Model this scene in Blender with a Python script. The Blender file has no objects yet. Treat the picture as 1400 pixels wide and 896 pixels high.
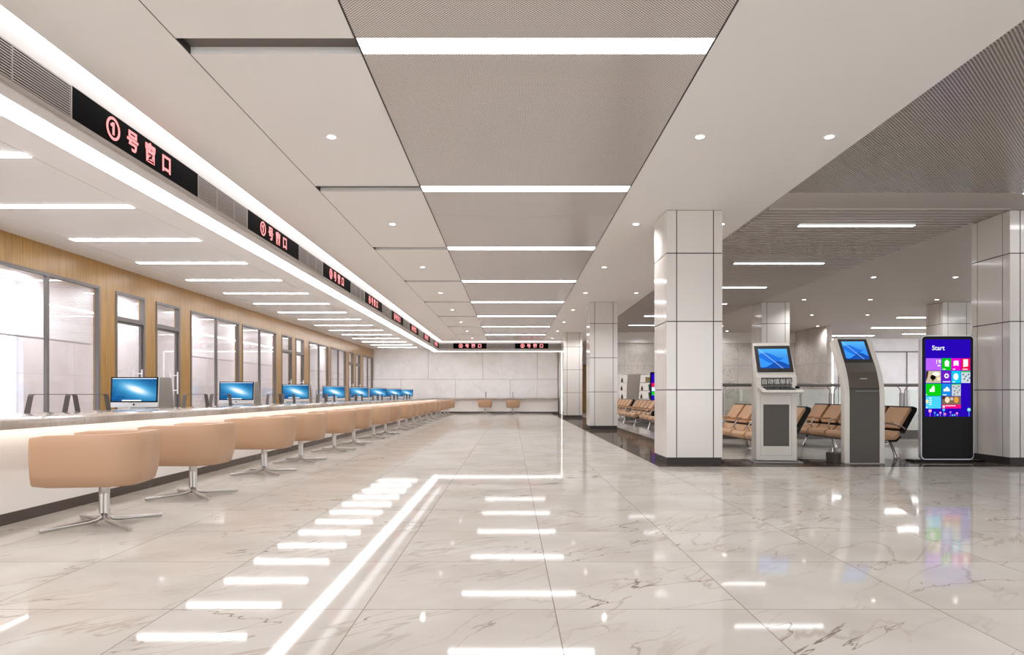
import bpy, bmesh, math, random
from mathutils import Vector, Matrix
random.seed(7)
S = bpy.context.scene
COL = S.collection
PI = math.pi

# ------------------------------------------------------------------ camera / world / exposure
F = 920.0                      # focal length in pixels of the 1400 px wide frame
cam_d = bpy.data.cameras.new('camera')
cam = bpy.data.objects.new('camera', cam_d); COL.objects.link(cam)
cam_d.sensor_width = 36.0; cam_d.lens = 36.0 * F / 1400.0
cam_d.shift_x = 1.0 / 1400.0; cam_d.shift_y = (539 - 448) / 1400.0
cam_d.clip_end = 200; cam_d.clip_start = 0.05
cam.location = (0, 0, 1.0); cam.rotation_euler = (PI / 2, 0, 0)
S.camera = cam
S.view_settings.view_transform = 'Standard'; S.view_settings.look = 'None'
S.view_settings.gamma = 1.0; S.view_settings.use_curve_mapping = False
S.view_settings.exposure = 0.25
w = bpy.data.worlds.new('world'); S.world = w; w.use_nodes = True
w.node_tree.nodes['Background'].inputs[0].default_value = (.93, .965, 1.0, 1)
w.node_tree.nodes['Background'].inputs[1].default_value = 2.4
S.cycles.max_bounces = 10; S.cycles.diffuse_bounces = 8; S.cycles.glossy_bounces = 4
S.cycles.transparent_max_bounces = 12; S.cycles.transmission_bounces = 6
S.cycles.sample_clamp_indirect = 6.0; S.cycles.sample_clamp_direct = 0
S.cycles.caustics_reflective = False; S.cycles.caustics_refractive = False
S.cycles.use_denoising = True
E_BAR, E_STRIP, E_COVE, E_LINE = 22.0, 10.0, 1.7, 9.0
E_DOWN = 90.0                  # watts of each round downlight
def portal(loc, rot, sx, sy):  # marks a glazed opening through which the daylight of the world enters
    l = bpy.data.lights.new('window_portal', 'AREA'); l.shape = 'RECTANGLE'; l.size = sx; l.size_y = sy; l.cycles.is_portal = True
    o = bpy.data.objects.new('window_portal', l); COL.objects.link(o); o.location = loc; o.rotation_euler = rot
portal((4.8, -3.95, 1.8), (PI / 2, 0, 0), 30, 3.6)  # unseen front opening, added for daylight fill from behind the camera
portal((19.95, 16, 1.8), (PI / 2, 0, PI / 2), 39, 3.6)  # unseen right opening, added to flood the bay with daylight
portal((-9.4, 7.95, 1.7), (PI / 2, 0, -PI / 2), 9.9, 2.8)

# ------------------------------------------------------------------ materials
def lin(c):
    return tuple(((v / 255.0) / 12.92 if v / 255.0 <= .04045 else ((v / 255.0 + .055) / 1.055) ** 2.4) for v in c)
def rgba(c): return (*lin(c), 1.0)
def new_mat(name):
    m = bpy.data.materials.new(name); m.use_nodes = True
    nt = m.node_tree; return m, nt, nt.nodes['Principled BSDF']
def P(name, col, rough=.5, metal=0.0, spec=.5, coat=0.0, bump=None):
    m, nt, b = new_mat(name)
    b.inputs['Base Color'].default_value = rgba(col); b.inputs['Roughness'].default_value = rough
    b.inputs['Metallic'].default_value = metal; b.inputs['Specular IOR Level'].default_value = spec
    b.inputs['Coat Weight'].default_value = coat
    n = nt.nodes.new('ShaderNodeTexNoise'); n.inputs['Scale'].default_value = (bump or (40, .02))[0]
    tc = nt.nodes.new('ShaderNodeTexCoord'); nt.links.new(tc.outputs['Object'], n.inputs['Vector'])
    bp = nt.nodes.new('ShaderNodeBump'); bp.inputs['Strength'].default_value = (bump or (40, .02))[1]
    bp.inputs['Distance'].default_value = .005
    nt.links.new(n.outputs['Fac'], bp.inputs['Height']); nt.links.new(bp.outputs['Normal'], b.inputs['Normal'])
    return m
def E(name, col, strength):
    m = bpy.data.materials.new(name); m.use_nodes = True; nt = m.node_tree
    nt.nodes.remove(nt.nodes['Principled BSDF'])
    e = nt.nodes.new('ShaderNodeEmission'); e.inputs[0].default_value = rgba(col); e.inputs[1].default_value = strength
    nt.links.new(e.outputs[0], nt.nodes['Material Output'].inputs[0]); return m
def math_node(nt, op, a, b=None, c=None):
    n = nt.nodes.new('ShaderNodeMath'); n.operation = op
    for i, v in enumerate((a, b, c)):
        if v is None: continue
        if isinstance(v, (int, float)): n.inputs[i].default_value = v
        else: nt.links.new(v, n.inputs[i])
    return n.outputs[0]
def vein(nt, vec, scale, width, distort=1.5, detail=6, stretch=(1, 1, 1), rot=0.0):
    mp = nt.nodes.new('ShaderNodeMapping'); mp.vector_type = 'TEXTURE'; mp.inputs['Scale'].default_value = stretch
    mp.inputs['Rotation'].default_value = (0, 0, rot)
    nt.links.new(vec, mp.inputs['Vector'])
    n = nt.nodes.new('ShaderNodeTexNoise'); n.inputs['Scale'].default_value = scale
    n.inputs['Detail'].default_value = detail; n.inputs['Roughness'].default_value = .5
    n.inputs['Distortion'].default_value = distort
    nt.links.new(mp.outputs[0], n.inputs['Vector'])
    a = math_node(nt, 'ABSOLUTE', math_node(nt, 'SUBTRACT', n.outputs['Fac'], .5))
    mr = nt.nodes.new('ShaderNodeMapRange'); mr.interpolation_type = 'SMOOTHSTEP'
    mr.inputs['From Min'].default_value = 0; mr.inputs['From Max'].default_value = width
    mr.inputs['To Min'].default_value = 1; mr.inputs['To Max'].default_value = 0
    nt.links.new(a, mr.inputs['Value']); return mr.outputs[0], n.outputs['Fac']
def mixc(nt, fac, a, b):
    n = nt.nodes.new('ShaderNodeMix'); n.data_type = 'RGBA'
    if isinstance(fac, (int, float)): n.inputs[0].default_value = fac
    else: nt.links.new(fac, n.inputs[0])
    for i, v in ((6, a), (7, b)):
        if isinstance(v, tuple): n.inputs[i].default_value = v
        else: nt.links.new(v, n.inputs[i])
    return n.outputs[2]
def tile_mat(name, base, cloud, veinc, dark, pitch, off, rough, grout, gw, strong=.8, axes='XY', vscale=.9, aniso=None, stagger=False):
    """polished stone laid in tiles; each tile has its own piece of the veining"""
    m, nt, b = new_mat(name)
    tc = nt.nodes.new('ShaderNodeTexCoord'); sp = nt.nodes.new('ShaderNodeSeparateXYZ')
    nt.links.new(tc.outputs['Object'], sp.inputs[0])
    ax = [sp.outputs['XYZ'.index(a)] for a in axes]
    cells, lines = [], []
    if stagger:            # lower course shifted by half a panel
        row = math_node(nt, 'LESS_THAN', ax[1], pitch[1])
        ax[0] = math_node(nt, 'ADD', ax[0], math_node(nt, 'MULTIPLY', row, pitch[0] / 2))
    for k in range(2):
        t = math_node(nt, 'DIVIDE', math_node(nt, 'SUBTRACT', ax[k], off[k]), pitch[k])
        fl = math_node(nt, 'FLOOR', t); cells.append(fl)
        fr = math_node(nt, 'SUBTRACT', t, fl)
        d = math_node(nt, 'MULTIPLY', math_node(nt, 'MINIMUM', fr, math_node(nt, 'SUBTRACT', 1.0, fr)), pitch[k])
        lines.append(math_node(nt, 'LESS_THAN', d, gw))
    line = math_node(nt, 'MAXIMUM', *lines)
    cx = nt.nodes.new('ShaderNodeCombineXYZ'); nt.links.new(cells[0], cx.inputs[0]); nt.links.new(cells[1], cx.inputs[1])
    wn = nt.nodes.new('ShaderNodeTexWhiteNoise'); wn.noise_dimensions = '3D'; nt.links.new(cx.outputs[0], wn.inputs['Vector'])
    sc = nt.nodes.new('ShaderNodeVectorMath'); sc.operation = 'SCALE'; sc.inputs['Scale'].default_value = 6.0
    nt.links.new(wn.outputs['Color'], sc.inputs[0])
    ad = nt.nodes.new('ShaderNodeVectorMath'); ad.operation = 'ADD'
    nt.links.new(tc.outputs['Object'], ad.inputs[0]); nt.links.new(sc.outputs[0], ad.inputs[1])
    st, rot = aniso or ((1, 1, 1), 0)
    v1, n1 = vein(nt, ad.outputs[0], vscale, .0033, .5, 6, st, rot)
    v2, n2 = vein(nt, ad.outputs[0], vscale * 2.2, .016, .5, 7, st, rot + .25)
    cl = nt.nodes.new('ShaderNodeTexNoise'); cl.inputs['Scale'].default_value = 1.8; cl.inputs['Detail'].default_value = 5
    nt.links.new(ad.outputs[0], cl.inputs['Vector'])
    mr = nt.nodes.new('ShaderNodeMapRange'); mr.inputs['From Min'].default_value = .35; mr.inputs['From Max'].default_value = .7
    nt.links.new(cl.outputs['Fac'], mr.inputs['Value'])
    c = mixc(nt, mr.outputs[0], rgba(base), rgba(cloud))
    # veins fade in and out along their length
    msk = nt.nodes.new('ShaderNodeTexNoise'); msk.inputs['Scale'].default_value = .8; nt.links.new(ad.outputs[0], msk.inputs['Vector'])
    mk = nt.nodes.new('ShaderNodeMapRange'); mk.inputs['From Min'].default_value = .36; mk.inputs['From Max'].default_value = .56
    nt.links.new(msk.outputs['Fac'], mk.inputs['Value'])
    c = mixc(nt, math_node(nt, 'MULTIPLY', v2, math_node(nt, 'MULTIPLY', mk.outputs[0], .45 * strong)), c, rgba(veinc))
    c = mixc(nt, math_node(nt, 'MULTIPLY', v1, math_node(nt, 'MULTIPLY', mk.outputs[0], strong)), c, rgba(dark))
    c = mixc(nt, line, c, rgba(grout))
    nt.links.new(c, b.inputs['Base Color']); b.inputs['Roughness'].default_value = rough
    b.inputs['Specular IOR Level'].default_value = .5
    if axes == 'XY':       # honed floor stone: a diffuse body under a soft polish whose mirror share stays low even at grazing angles
        di = nt.nodes.new('ShaderNodeBsdfDiffuse'); nt.links.new(c, di.inputs[0])
        gl = nt.nodes.new('ShaderNodeBsdfGlossy'); gl.inputs['Roughness'].default_value = rough
        lw = nt.nodes.new('ShaderNodeLayerWeight'); lw.inputs['Blend'].default_value = .5
        k = .34 if name.startswith('dark') else .60
        f = math_node(nt, 'ADD', math_node(nt, 'MULTIPLY', math_node(nt, 'POWER', lw.outputs['Facing'], 4.0), k), .035)
        mx = nt.nodes.new('ShaderNodeMixShader'); nt.links.new(f, mx.inputs[0])
        nt.links.new(di.outputs[0], mx.inputs[1]); nt.links.new(gl.outputs[0], mx.inputs[2])
        nt.links.new(mx.outputs[0], nt.nodes['Material Output'].inputs[0]); nt.nodes.remove(b)
    return m
M = {}
M['floor'] = tile_mat('polished_marble_tiles', (197, 191, 184), (184, 176, 168), (138, 120, 104), (92, 72, 56),
                      (.888, .885), (-.686, 4.009), .045, (134, 125, 117), .0024, .85, 'XY', 1.0, ((2.4, .75, 1), .55))
M['bay_floor'] = tile_mat('bay_marble_tiles', (186, 178, 170), (172, 162, 153), (138, 120, 104), (92, 72, 56),
                          (.888, .885), (-.686, 4.009), .05, (140, 128, 118), .002, .8, 'XY', 1.0, ((2.4, .75, 1), .55))
M['dark_marble'] = tile_mat('dark_brown_marble', (66, 57, 52), (96, 84, 76), (140, 124, 110), (170, 150, 132),
                            (1.12, 1.12), (2.03, 9.24), .05, (40, 34, 30), .002, .5, 'XY', 1.4)
M['wall_marble'] = tile_mat('white_wall_marble', (242, 240, 239), (234, 230, 228), (206, 200, 196), (184, 176, 170),
                            (2.87, 1.77), (-4.37, 0), .12, (150, 145, 140), .008, .6, 'XZ', .55, ((1, 1, 1), 0), True)
M['bay_marble'] = tile_mat('grey_wall_marble', (200, 192, 185), (184, 175, 168), (150, 140, 130), (120, 108, 98),
                           (2.4, 1.9), (0, .3), .2, (130, 122, 116), .004, 1.0, 'XZ', .9)
M['bay_marble_y'] = tile_mat('grey_wall_marble_side', (200, 192, 185), (184, 175, 168), (150, 140, 130), (120, 108, 98),
                             (2.4, 1.9), (0, .3), .2, (130, 122, 116), .004, 1.0, 'YZ', .9)
M['slab'] = tile_mat('veined_counter_stone', (196, 188, 180), (160, 149, 139), (128, 114, 102), (98, 84, 73),
                     (2.4, 50), (0, -20), .07, (150, 140, 130), .001, 1.0, 'YX', 3.0, ((.35, .35, 1.6), .5))
M['office_marble'] = tile_mat('office_wall_marble', (236, 232, 234), (226, 220, 222), (206, 198, 198), (186, 176, 174),
                              (2.4, 2.4), (0, 1.4), .3, (205, 200, 200), .004, .5, 'YZ', .6)
def wood_mat():
    m, nt, b = new_mat('honey_oak_veneer')
    tc = nt.nodes.new('ShaderNodeTexCoord'); mp = nt.nodes.new('ShaderNodeMapping')
    mp.inputs['Scale'].default_value = (14, 14, .7); nt.links.new(tc.outputs['Object'], mp.inputs['Vector'])
    n = nt.nodes.new('ShaderNodeTexNoise'); n.inputs['Scale'].default_value = 2.2; n.inputs['Detail'].default_value = 8
    n.inputs['Distortion'].default_value = .6; nt.links.new(mp.outputs[0], n.inputs['Vector'])
    cr = nt.nodes.new('ShaderNodeValToRGB'); nt.links.new(n.outputs['Fac'], cr.inputs[0])
    cr.color_ramp.elements[0].position = .3; cr.color_ramp.elements[0].color = rgba((140, 103, 48))
    cr.color_ramp.elements[1].position = .7; cr.color_ramp.elements[1].color = rgba((172, 131, 68))
    nt.links.new(cr.outputs[0], b.inputs['Base Color']); b.inputs['Roughness'].default_value = .3
    return m
M['wood'] = wood_mat()
def perf_mat(name, pitch, rad, base, hole):
    m, nt, b = new_mat(name)
    tc = nt.nodes.new('ShaderNodeTexCoord'); sp = nt.nodes.new('ShaderNodeSeparateXYZ'); nt.links.new(tc.outputs['Object'], sp.inputs[0])
    ds = []
    for o in (0.0, .5):
        q = []
        for k in (0, 1):
            t = math_node(nt, 'FRACT', math_node(nt, 'ADD', math_node(nt, 'DIVIDE', sp.outputs[k], pitch), o + 50))
            t = math_node(nt, 'SUBTRACT', t, .5); q.append(math_node(nt, 'MULTIPLY', t, t))
        ds.append(math_node(nt, 'SQRT', math_node(nt, 'ADD', *q)))
    d = math_node(nt, 'MINIMUM', *ds)
    h = math_node(nt, 'LESS_THAN', d, rad)
    nt.links.new(mixc(nt, h, rgba(base), rgba(hole)), b.inputs['Base Color'])
    b.inputs['Roughness'].default_value = .22; b.inputs['Specular IOR Level'].default_value = .4
    return m
M['perf'] = perf_mat('perforated_metal_panel', .024, .24, (226, 220, 214), (96, 86, 80))
M['perf_dark'] = perf_mat('perforated_bay_panel', .036, .25, (178, 169, 162), (62, 55, 50))
M['white'] = P('white_ceiling_board', (240, 237, 234), .55)
M['slot'] = P('ceiling_slot_metal', (104, 96, 90), .5)
M['under'] = E('under_counter_glow', (255, 246, 236), 7.0)
M['white2'] = P('white_service_ceiling', (242, 241, 240), .5)
M['plain_wall'] = P('white_plaster', (226, 221, 217), .6)
M['void'] = P('dark_ceiling_void', (96, 86, 80), .8)
M['beam'] = P('light_grey_beam', (224, 218, 214), .4)
M['lip'] = P('satin_grey_lip', (176, 168, 162), .35, .3)
M['alu'] = P('brushed_aluminium', (150, 146, 144), .35, .6)
M['frame'] = P('grey_window_frame', (106, 100, 97), .4, .1)
M['grille'] = P('grey_grille_metal', (196, 188, 182), .4, .2)
M['grille_back'] = P('grille_shadow_board', (70, 62, 58), .8)
M['body'] = P('white_counter_front', (238, 233, 229), .3)
M['plinth'] = P('dark_brown_plinth', (78, 68, 62), .25)
M['cladding'] = P('gloss_white_cladding', (216, 210, 204), .12, 0, .5, .3, (3, .01))
M['joint'] = P('dark_joint', (46, 40, 38), .6)
M['colbase'] = P('column_base_stone', (66, 58, 52), .2)
M['leather'] = P('tan_leather', (180, 144, 115), .42, 0, .4, 0, (160, .12))
M['bench_leather'] = P('bench_leather', (184, 142, 106), .42, 0, .4, 0, (160, .1))
M['chrome'] = P('polished_chrome', (225, 222, 220), .14, 1.0)
M['satin'] = P('satin_steel', (205, 200, 196), .28, .9)
M['black'] = P('black_plastic', (12, 12, 13), .4, 0, .15)
M['led_black'] = P('matt_black_led_panel', (5, 5, 6), .6, 0, .05)
M['bezel'] = P('black_glass_bezel', (14, 16, 20), .12)
M['silver'] = P('silver_aluminium', (206, 206, 208), .3, .5)
M['grey_panel'] = P('warm_grey_panel', (126, 119, 112), .45)
M['kiosk'] = P('ivory_kiosk_metal', (214, 208, 200), .35)
M['kdark'] = P('taupe_kiosk_panel', (72, 65, 58), .45, .1)
M['kband'] = P('taupe_kiosk_band', (92, 84, 76), .35, .2)
M['letter'] = P('pale_lettering', (215, 210, 204), .5)
M['white_paint'] = P('white_enamel', (238, 236, 234), .3)
M['slat'] = P('grey_ceiling_slat', (186, 177, 169), .4)
M['slat_void'] = P('slat_ceiling_void', (120, 112, 106), .8)
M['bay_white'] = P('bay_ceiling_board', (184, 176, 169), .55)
M['light'] = E('light_bar_glow', (250, 250, 252), E_BAR)
M['strip'] = E('linear_strip_glow', (250, 250, 252), E_STRIP)
M['line'] = E('light_line_glow', (252, 251, 252), E_LINE)
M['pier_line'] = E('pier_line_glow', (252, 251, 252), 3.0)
M['cove'] = E('cove_glow', (252, 251, 252), E_COVE)
M['spot'] = E('downlight_glow', (255, 246, 236), 12)
M['day'] = E('daylight_pane', (255, 254, 255), 3.0)
M['led'] = E('red_led_lettering', (255, 150, 150), 1.4)
M['desk'] = P('staff_desk_board', (214, 208, 202), .4)
M['blind'] = P('white_blind_slat', (236, 232, 232), .5)
M['green'] = P('green_tin', (52, 110, 84), .4)
M['amber'] = P('amber_bottle', (120, 84, 40), .3)
M['gold'] = P('cream_box', (214, 196, 140), .5)
M['shelf'] = E('backlit_shelf', (255, 244, 234), .55)
M['shelf_panel'] = P('shelf_panel', (178, 168, 160), .5)
def glass_mat(name, tint=(250, 250, 252), fr=.10, haze=0.0):
    m = bpy.data.materials.new(name); m.use_nodes = True; nt = m.node_tree
    nt.nodes.remove(nt.nodes['Principled BSDF'])
    tr = nt.nodes.new('ShaderNodeBsdfTransparent'); tr.inputs[0].default_value = rgba(tint)
    gl = nt.nodes.new('ShaderNodeBsdfGlossy'); gl.inputs['Roughness'].default_value = .02
    fn = nt.nodes.new('ShaderNodeLayerWeight'); fn.inputs['Blend'].default_value = .5
    f = math_node(nt, 'ADD', math_node(nt, 'MULTIPLY', math_node(nt, 'POWER', fn.outputs['Facing'], 4.0), .8), fr * .3)
    mx = nt.nodes.new('ShaderNodeMixShader'); nt.links.new(f, mx.inputs[0])
    nt.links.new(tr.outputs[0], mx.inputs[1]); nt.links.new(gl.outputs[0], mx.inputs[2])
    nt.links.new(mx.outputs[0], nt.nodes['Material Output'].inputs[0]); return m
M['glass'] = glass_mat('clear_glass')
M['rail_glass'] = glass_mat('railing_glass', (242, 246, 243), .15)
M['rail'] = P('dark_steel_rail', (120, 114, 110), .3, .6)

# screen pictures (what the display shows), coordinates 0..1 across the panel from Generated
def galaxy_mat():
    m = bpy.data.materials.new('galaxy_wallpaper'); m.use_nodes = True; nt = m.node_tree
    nt.nodes.remove(nt.nodes['Principled BSDF'])
    tc = nt.nodes.new('ShaderNodeTexCoord'); sp = nt.nodes.new('ShaderNodeSeparateXYZ'); nt.links.new(tc.outputs['Generated'], sp.inputs[0])
    x, z = sp.outputs[0], sp.outputs[2]
    u = math_node(nt, 'SUBTRACT', x, .55); v = math_node(nt, 'SUBTRACT', z, .5)
    a = math_node(nt, 'ADD', math_node(nt, 'MULTIPLY', u, .80), math_node(nt, 'MULTIPLY', v, -.55))
    b2 = math_node(nt, 'ADD', math_node(nt, 'MULTIPLY', u, .62), math_node(nt, 'MULTIPLY', v, .78))
    def gauss(ka, kb):
        q = math_node(nt, 'ADD', math_node(nt, 'MULTIPLY', math_node(nt, 'MULTIPLY', a, a), ka), math_node(nt, 'MULTIPLY', math_node(nt, 'MULTIPLY', b2, b2), kb))
        return math_node(nt, 'EXPONENT', math_node(nt, 'MULTIPLY', q, -1.0))
    n = nt.nodes.new('ShaderNodeTexNoise'); n.inputs['Scale'].default_value = 5; n.inputs['Detail'].default_value = 5
    nt.links.new(tc.outputs['Generated'], n.inputs['Vector'])
    c = mixc(nt, n.outputs['Fac'], rgba((8, 42, 92)), rgba((30, 110, 170)))
    c = mixc(nt, math_node(nt, 'MULTIPLY', gauss(3.5, 14), .85), c, rgba((84, 186, 232)))
    c = mixc(nt, gauss(18, 110), c, rgba((250, 252, 255)))
    vo = nt.nodes.new('ShaderNodeTexVoronoi'); vo.inputs['Scale'].default_value = 22; nt.links.new(tc.outputs['Generated'], vo.inputs['Vector'])
    c = mixc(nt, math_node(nt, 'MULTIPLY', math_node(nt, 'LESS_THAN', vo.outputs['Distance'], .10), .5), c, rgba((220, 240, 255)))
    top = math_node(nt, 'GREATER_THAN', z, .965)
    c = mixc(nt, math_node(nt, 'MULTIPLY', top, .8), c, rgba((225, 235, 245)))
    dock = math_node(nt, 'MULTIPLY', math_node(nt, 'LESS_THAN', z, .05), math_node(nt, 'LESS_THAN', math_node(nt, 'ABSOLUTE', math_node(nt, 'SUBTRACT', x, .45)), .22))
    c = mixc(nt, dock, c, rgba((235, 242, 250)))
    e = nt.nodes.new('ShaderNodeEmission'); nt.links.new(c, e.inputs[0]); e.inputs[1].default_value = 1.15
    nt.links.new(e.outputs[0], nt.nodes['Material Output'].inputs[0]); return m
M['galaxy'] = galaxy_mat()
def waves_mat():
    m = bpy.data.materials.new('blue_wave_wallpaper'); m.use_nodes = True; nt = m.node_tree
    nt.nodes.remove(nt.nodes['Principled BSDF'])
    tc = nt.nodes.new('ShaderNodeTexCoord'); sp = nt.nodes.new('ShaderNodeSeparateXYZ'); nt.links.new(tc.outputs['Generated'], sp.inputs[0])
    x, z = sp.outputs[0], sp.outputs[2]
    c = mixc(nt, z, rgba((20, 70, 176)), rgba((84, 176, 244)))
    for amp, ph, lvl, col in ((.14, .3, .66, (28, 104, 214)), (.17, 2.2, .42, (60, 150, 238)), (.15, 4.2, .2, (16, 56, 150))):
        s = math_node(nt, 'MULTIPLY', math_node(nt, 'SINE', math_node(nt, 'ADD', math_node(nt, 'MULTIPLY', x, 5.5), ph)), amp)
        c = mixc(nt, math_node(nt, 'MULTIPLY', math_node(nt, 'LESS_THAN', z, math_node(nt, 'ADD', s, lvl)), .85), c, rgba(col))
    d = math_node(nt, 'ABSOLUTE', math_node(nt, 'SUBTRACT', math_node(nt, 'ADD', z, math_node(nt, 'MULTIPLY', x, 1.3)), 1.0))
    c = mixc(nt, math_node(nt, 'MULTIPLY', math_node(nt, 'LESS_THAN', d, .03), .5), c, rgba((170, 214, 250)))
    e = nt.nodes.new('ShaderNodeEmission'); nt.links.new(c, e.inputs[0]); e.inputs[1].default_value = 1.0
    nt.links.new(e.outputs[0], nt.nodes['Material Output'].inputs[0]); return m
M['waves'] = waves_mat()

# ------------------------------------------------------------------ mesh helpers
class MB:
    def __init__(s): s.v = []; s.f = []; s.m = []
    def add(s, vs, fs, mi=0):
        o = len(s.v); s.v += [tuple(v) for v in vs]; s.f += [tuple(i + o for i in f) for f in fs]; s.m += [mi] * len(fs); return s
    def box(s, x0, x1, y0, y1, z0, z1, mi=0):
        vs = [(x0, y0, z0), (x1, y0, z0), (x1, y1, z0), (x0, y1, z0), (x0, y0, z1), (x1, y0, z1), (x1, y1, z1), (x0, y1, z1)]
        return s.add(vs, [(0, 3, 2, 1), (4, 5, 6, 7), (0, 1, 5, 4), (1, 2, 6, 5), (2, 3, 7, 6), (3, 0, 4, 7)], mi)
    def prism(s, prof, a0, a1, axis='X', mi=0, taper=None):
        """closed 2-D outline pushed along an axis. X: prof=(y,z), Y: prof=(x,z), Z: prof=(x,y)"""
        def mk(p, a):
            return {'X': (a, p[0], p[1]), 'Y': (p[0], a, p[1]), 'Z': (p[0], p[1], a)}[axis]
        n = len(prof); vs = [mk(p, a0) for p in prof] + [mk(p, a1) for p in (taper or prof)]
        fs = [tuple(range(n))[::-1], tuple(range(n, 2 * n))] + [(i, (i + 1) % n, n + (i + 1) % n, n + i) for i in range(n)]
        return s.add(vs, fs, mi)
    def rings(s, rings, caps=True, closed=True, mi=0):
        n = len(rings[0]); vs = [p for r in rings for p in r]; fs = []
        for k in range(len(rings) - 1):
            for i in range(n if closed else n - 1):
                j = (i + 1) % n; fs.append((k * n + i, k * n + j, (k + 1) * n + j, (k + 1) * n + i))
        if caps:
            fs.append(tuple(range(n))[::-1]); fs.append(tuple((len(rings) - 1) * n + i for i in range(n)))
        return s.add(vs, fs, mi)
    def tube(s, pts, r, seg=8, mi=0, flat=1.0):
        pts = [Vector(p) for p in pts]; rs = []
        up = Vector((0, 0, 1))
        for i, p in enumerate(pts):
            d = (pts[min(i + 1, len(pts) - 1)] - pts[max(i - 1, 0)]).normalized()
            a = d.cross(up if abs(d.z) < .95 else Vector((0, 1, 0))).normalized(); b = a.cross(d).normalized()
            rr = r[i] if isinstance(r, (list, tuple)) else r
            rs.append([p + a * math.cos(t) * rr + b * math.sin(t) * rr * flat for t in [2 * PI * k / seg for k in range(seg)]])
        return s.rings(rs, mi=mi)
    def lathe(s, prof, seg=20, c=(0, 0), mi=0):
        rs = [[(c[0] + r * math.cos(2 * PI * k / seg), c[1] + r * math.sin(2 * PI * k / seg), z) for k in range(seg)] for r, z in prof]
        return s.rings(rs, mi=mi)
    def build(s, name, mats, parent=None, smooth=False, bevel=0, loc=None):
        me = bpy.data.meshes.new(name); me.from_pydata(s.v, [], s.f)
        if not isinstance(mats, (list, tuple)): mats = [mats]
        for m in mats: me.materials.append(m)
        for i, p in enumerate(me.polygons): p.material_index = s.m[i]
        bm = bmesh.new(); bm.from_mesh(me)
        bmesh.ops.recalc_face_normals(bm, faces=bm.faces)
        if bevel:
            es = [e for e in bm.edges if len(e.link_faces) == 2 and e.calc_face_angle(0) > .5]
            bmesh.ops.bevel(bm, geom=es, offset=bevel, segments=3, affect='EDGES', profile=.5, clamp_overlap=True)
        bm.to_mesh(me); bm.free()
        if smooth or bevel:
            for p in me.polygons: p.use_smooth = True
            me.set_sharp_from_angle(angle=math.radians(42))
        me.update()
        o = bpy.data.objects.new(name, me); COL.objects.link(o)
        if parent: o.parent = parent
        if loc: o.location = loc
        return o
def box(name, x0, x1, y0, y1, z0, z1, mat, parent=None, bevel=0):
    return MB().box(x0, x1, y0, y1, z0, z1).build(name, mat, parent, bevel=bevel)
def tag(o, label=None, cat=None, group=None, kind=None):
    if label: o['label'] = label
    if cat: o['category'] = cat
    if group: o['group'] = group
    if kind: o['kind'] = kind
    return o
def thing(name, label, cat, loc=(0, 0, 0), rz=0, group=None):
    o = bpy.data.objects.new(name, None); COL.objects.link(o); o.location = loc; o.rotation_euler = (0, 0, rz)
    o.empty_display_size = .1
    return tag(o, label, cat, group)
def structure(o): o['kind'] = 'structure'; return o
def dup(root, loc, rz, label, group=None):
    r = root.copy(); COL.objects.link(r); r.location = loc; r.rotation_euler = (0, 0, rz); r['label'] = label
    if group: r['group'] = group
    for ch in list(root.children):
        c = ch.copy(); COL.objects.link(c); c.parent = r
        for g in list(ch.children):
            d = g.copy(); COL.objects.link(d); d.parent = c
    return r
ORD = ['nearest', 'second', 'third', 'fourth', 'fifth', 'sixth', 'seventh', 'eighth', 'ninth', 'tenth', 'eleventh', 'twelfth',
       'thirteenth', 'fourteenth', 'fifteenth', 'sixteenth', 'seventeenth', 'eighteenth', 'nineteenth', 'twentieth']
def text_mesh(body, size, extrude=.002, offset=0.0, rot=(PI / 2, 0, 0)):
    c = bpy.data.curves.new('lettering', 'FONT'); c.body = body; c.size = size; c.extrude = extrude; c.offset = offset
    c.align_x = 'CENTER'; c.align_y = 'CENTER'; c.resolution_u = 3
    t = bpy.data.objects.new('lettering', c); COL.objects.link(t)
    dg = bpy.context.evaluated_depsgraph_get(); me = bpy.data.meshes.new_from_object(t.evaluated_get(dg))
    bpy.data.objects.remove(t); bpy.data.curves.remove(c)
    me.transform(Matrix.Rotation(rot[2], 4, 'Z') @ Matrix.Rotation(rot[0], 4, 'X'))
    return me

# ------------------------------------------------------------------ the setting
HC = 3.60            # hall ceiling
HS = 3.34            # service ceiling
XW, YB, Y0 = -7.27, 35.4, -4.0
structure(MB().box(-10.4, 22, Y0, 36.2, -.1, 0).build('floor', M['floor']))
m = MB(); m.box(2.03, 19.9, 9.24, 10.32, 0, .003); m.box(2.03, 3.15, 10.32, YB, 0, .003)
structure(m.build('floor_border', M['dark_marble']))
structure(box('floor_bay', 3.15, 19.9, 10.32, 35.3, 0, .002, M['bay_floor']))

# hall ceiling boards
LY = [5.03 + 3.495 * k for k in range(-2, 8)]
m = MB()
m.box(-3.41, -2.461, Y0, 33.03, HC, HC + .09)
m.box(1.505, 3.56, Y0, 33.03, HC, HC + .09)
m.box(-3.41, 22, 33.2 + .26, 36, HC, HC + .09); m.box(2.5, 3.56, 33.03, 33.46, HC, HC + .09)
edges = [Y0] + [y for l in LY for y in (l - .115, l + .115)] + [33.03]
for a, b in zip(edges[::2], edges[1::2]):
    if b > a: m.box(-2.451, -1.148, a, b, HC, HC + .09)
structure(m.build('ceiling', M['white']))
m = MB()
for l in LY: m.box(-2.451, -1.148, l - .1149, l + .1149, HC + .055, HC + .09)
structure(m.build('ceiling_slots', M['slot']))
m = MB(); m.box(-2.4609, -2.4511, Y0, 33.03, HC + .003, HC + .08); m.box(-1.1479, -1.1331, Y0, 33.03, HC + .003, HC + .08); m.box(1.4901, 1.5049, Y0, 33.03, HC + .003, HC + .08)
structure(m.build('trim_6', M['joint']))
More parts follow.
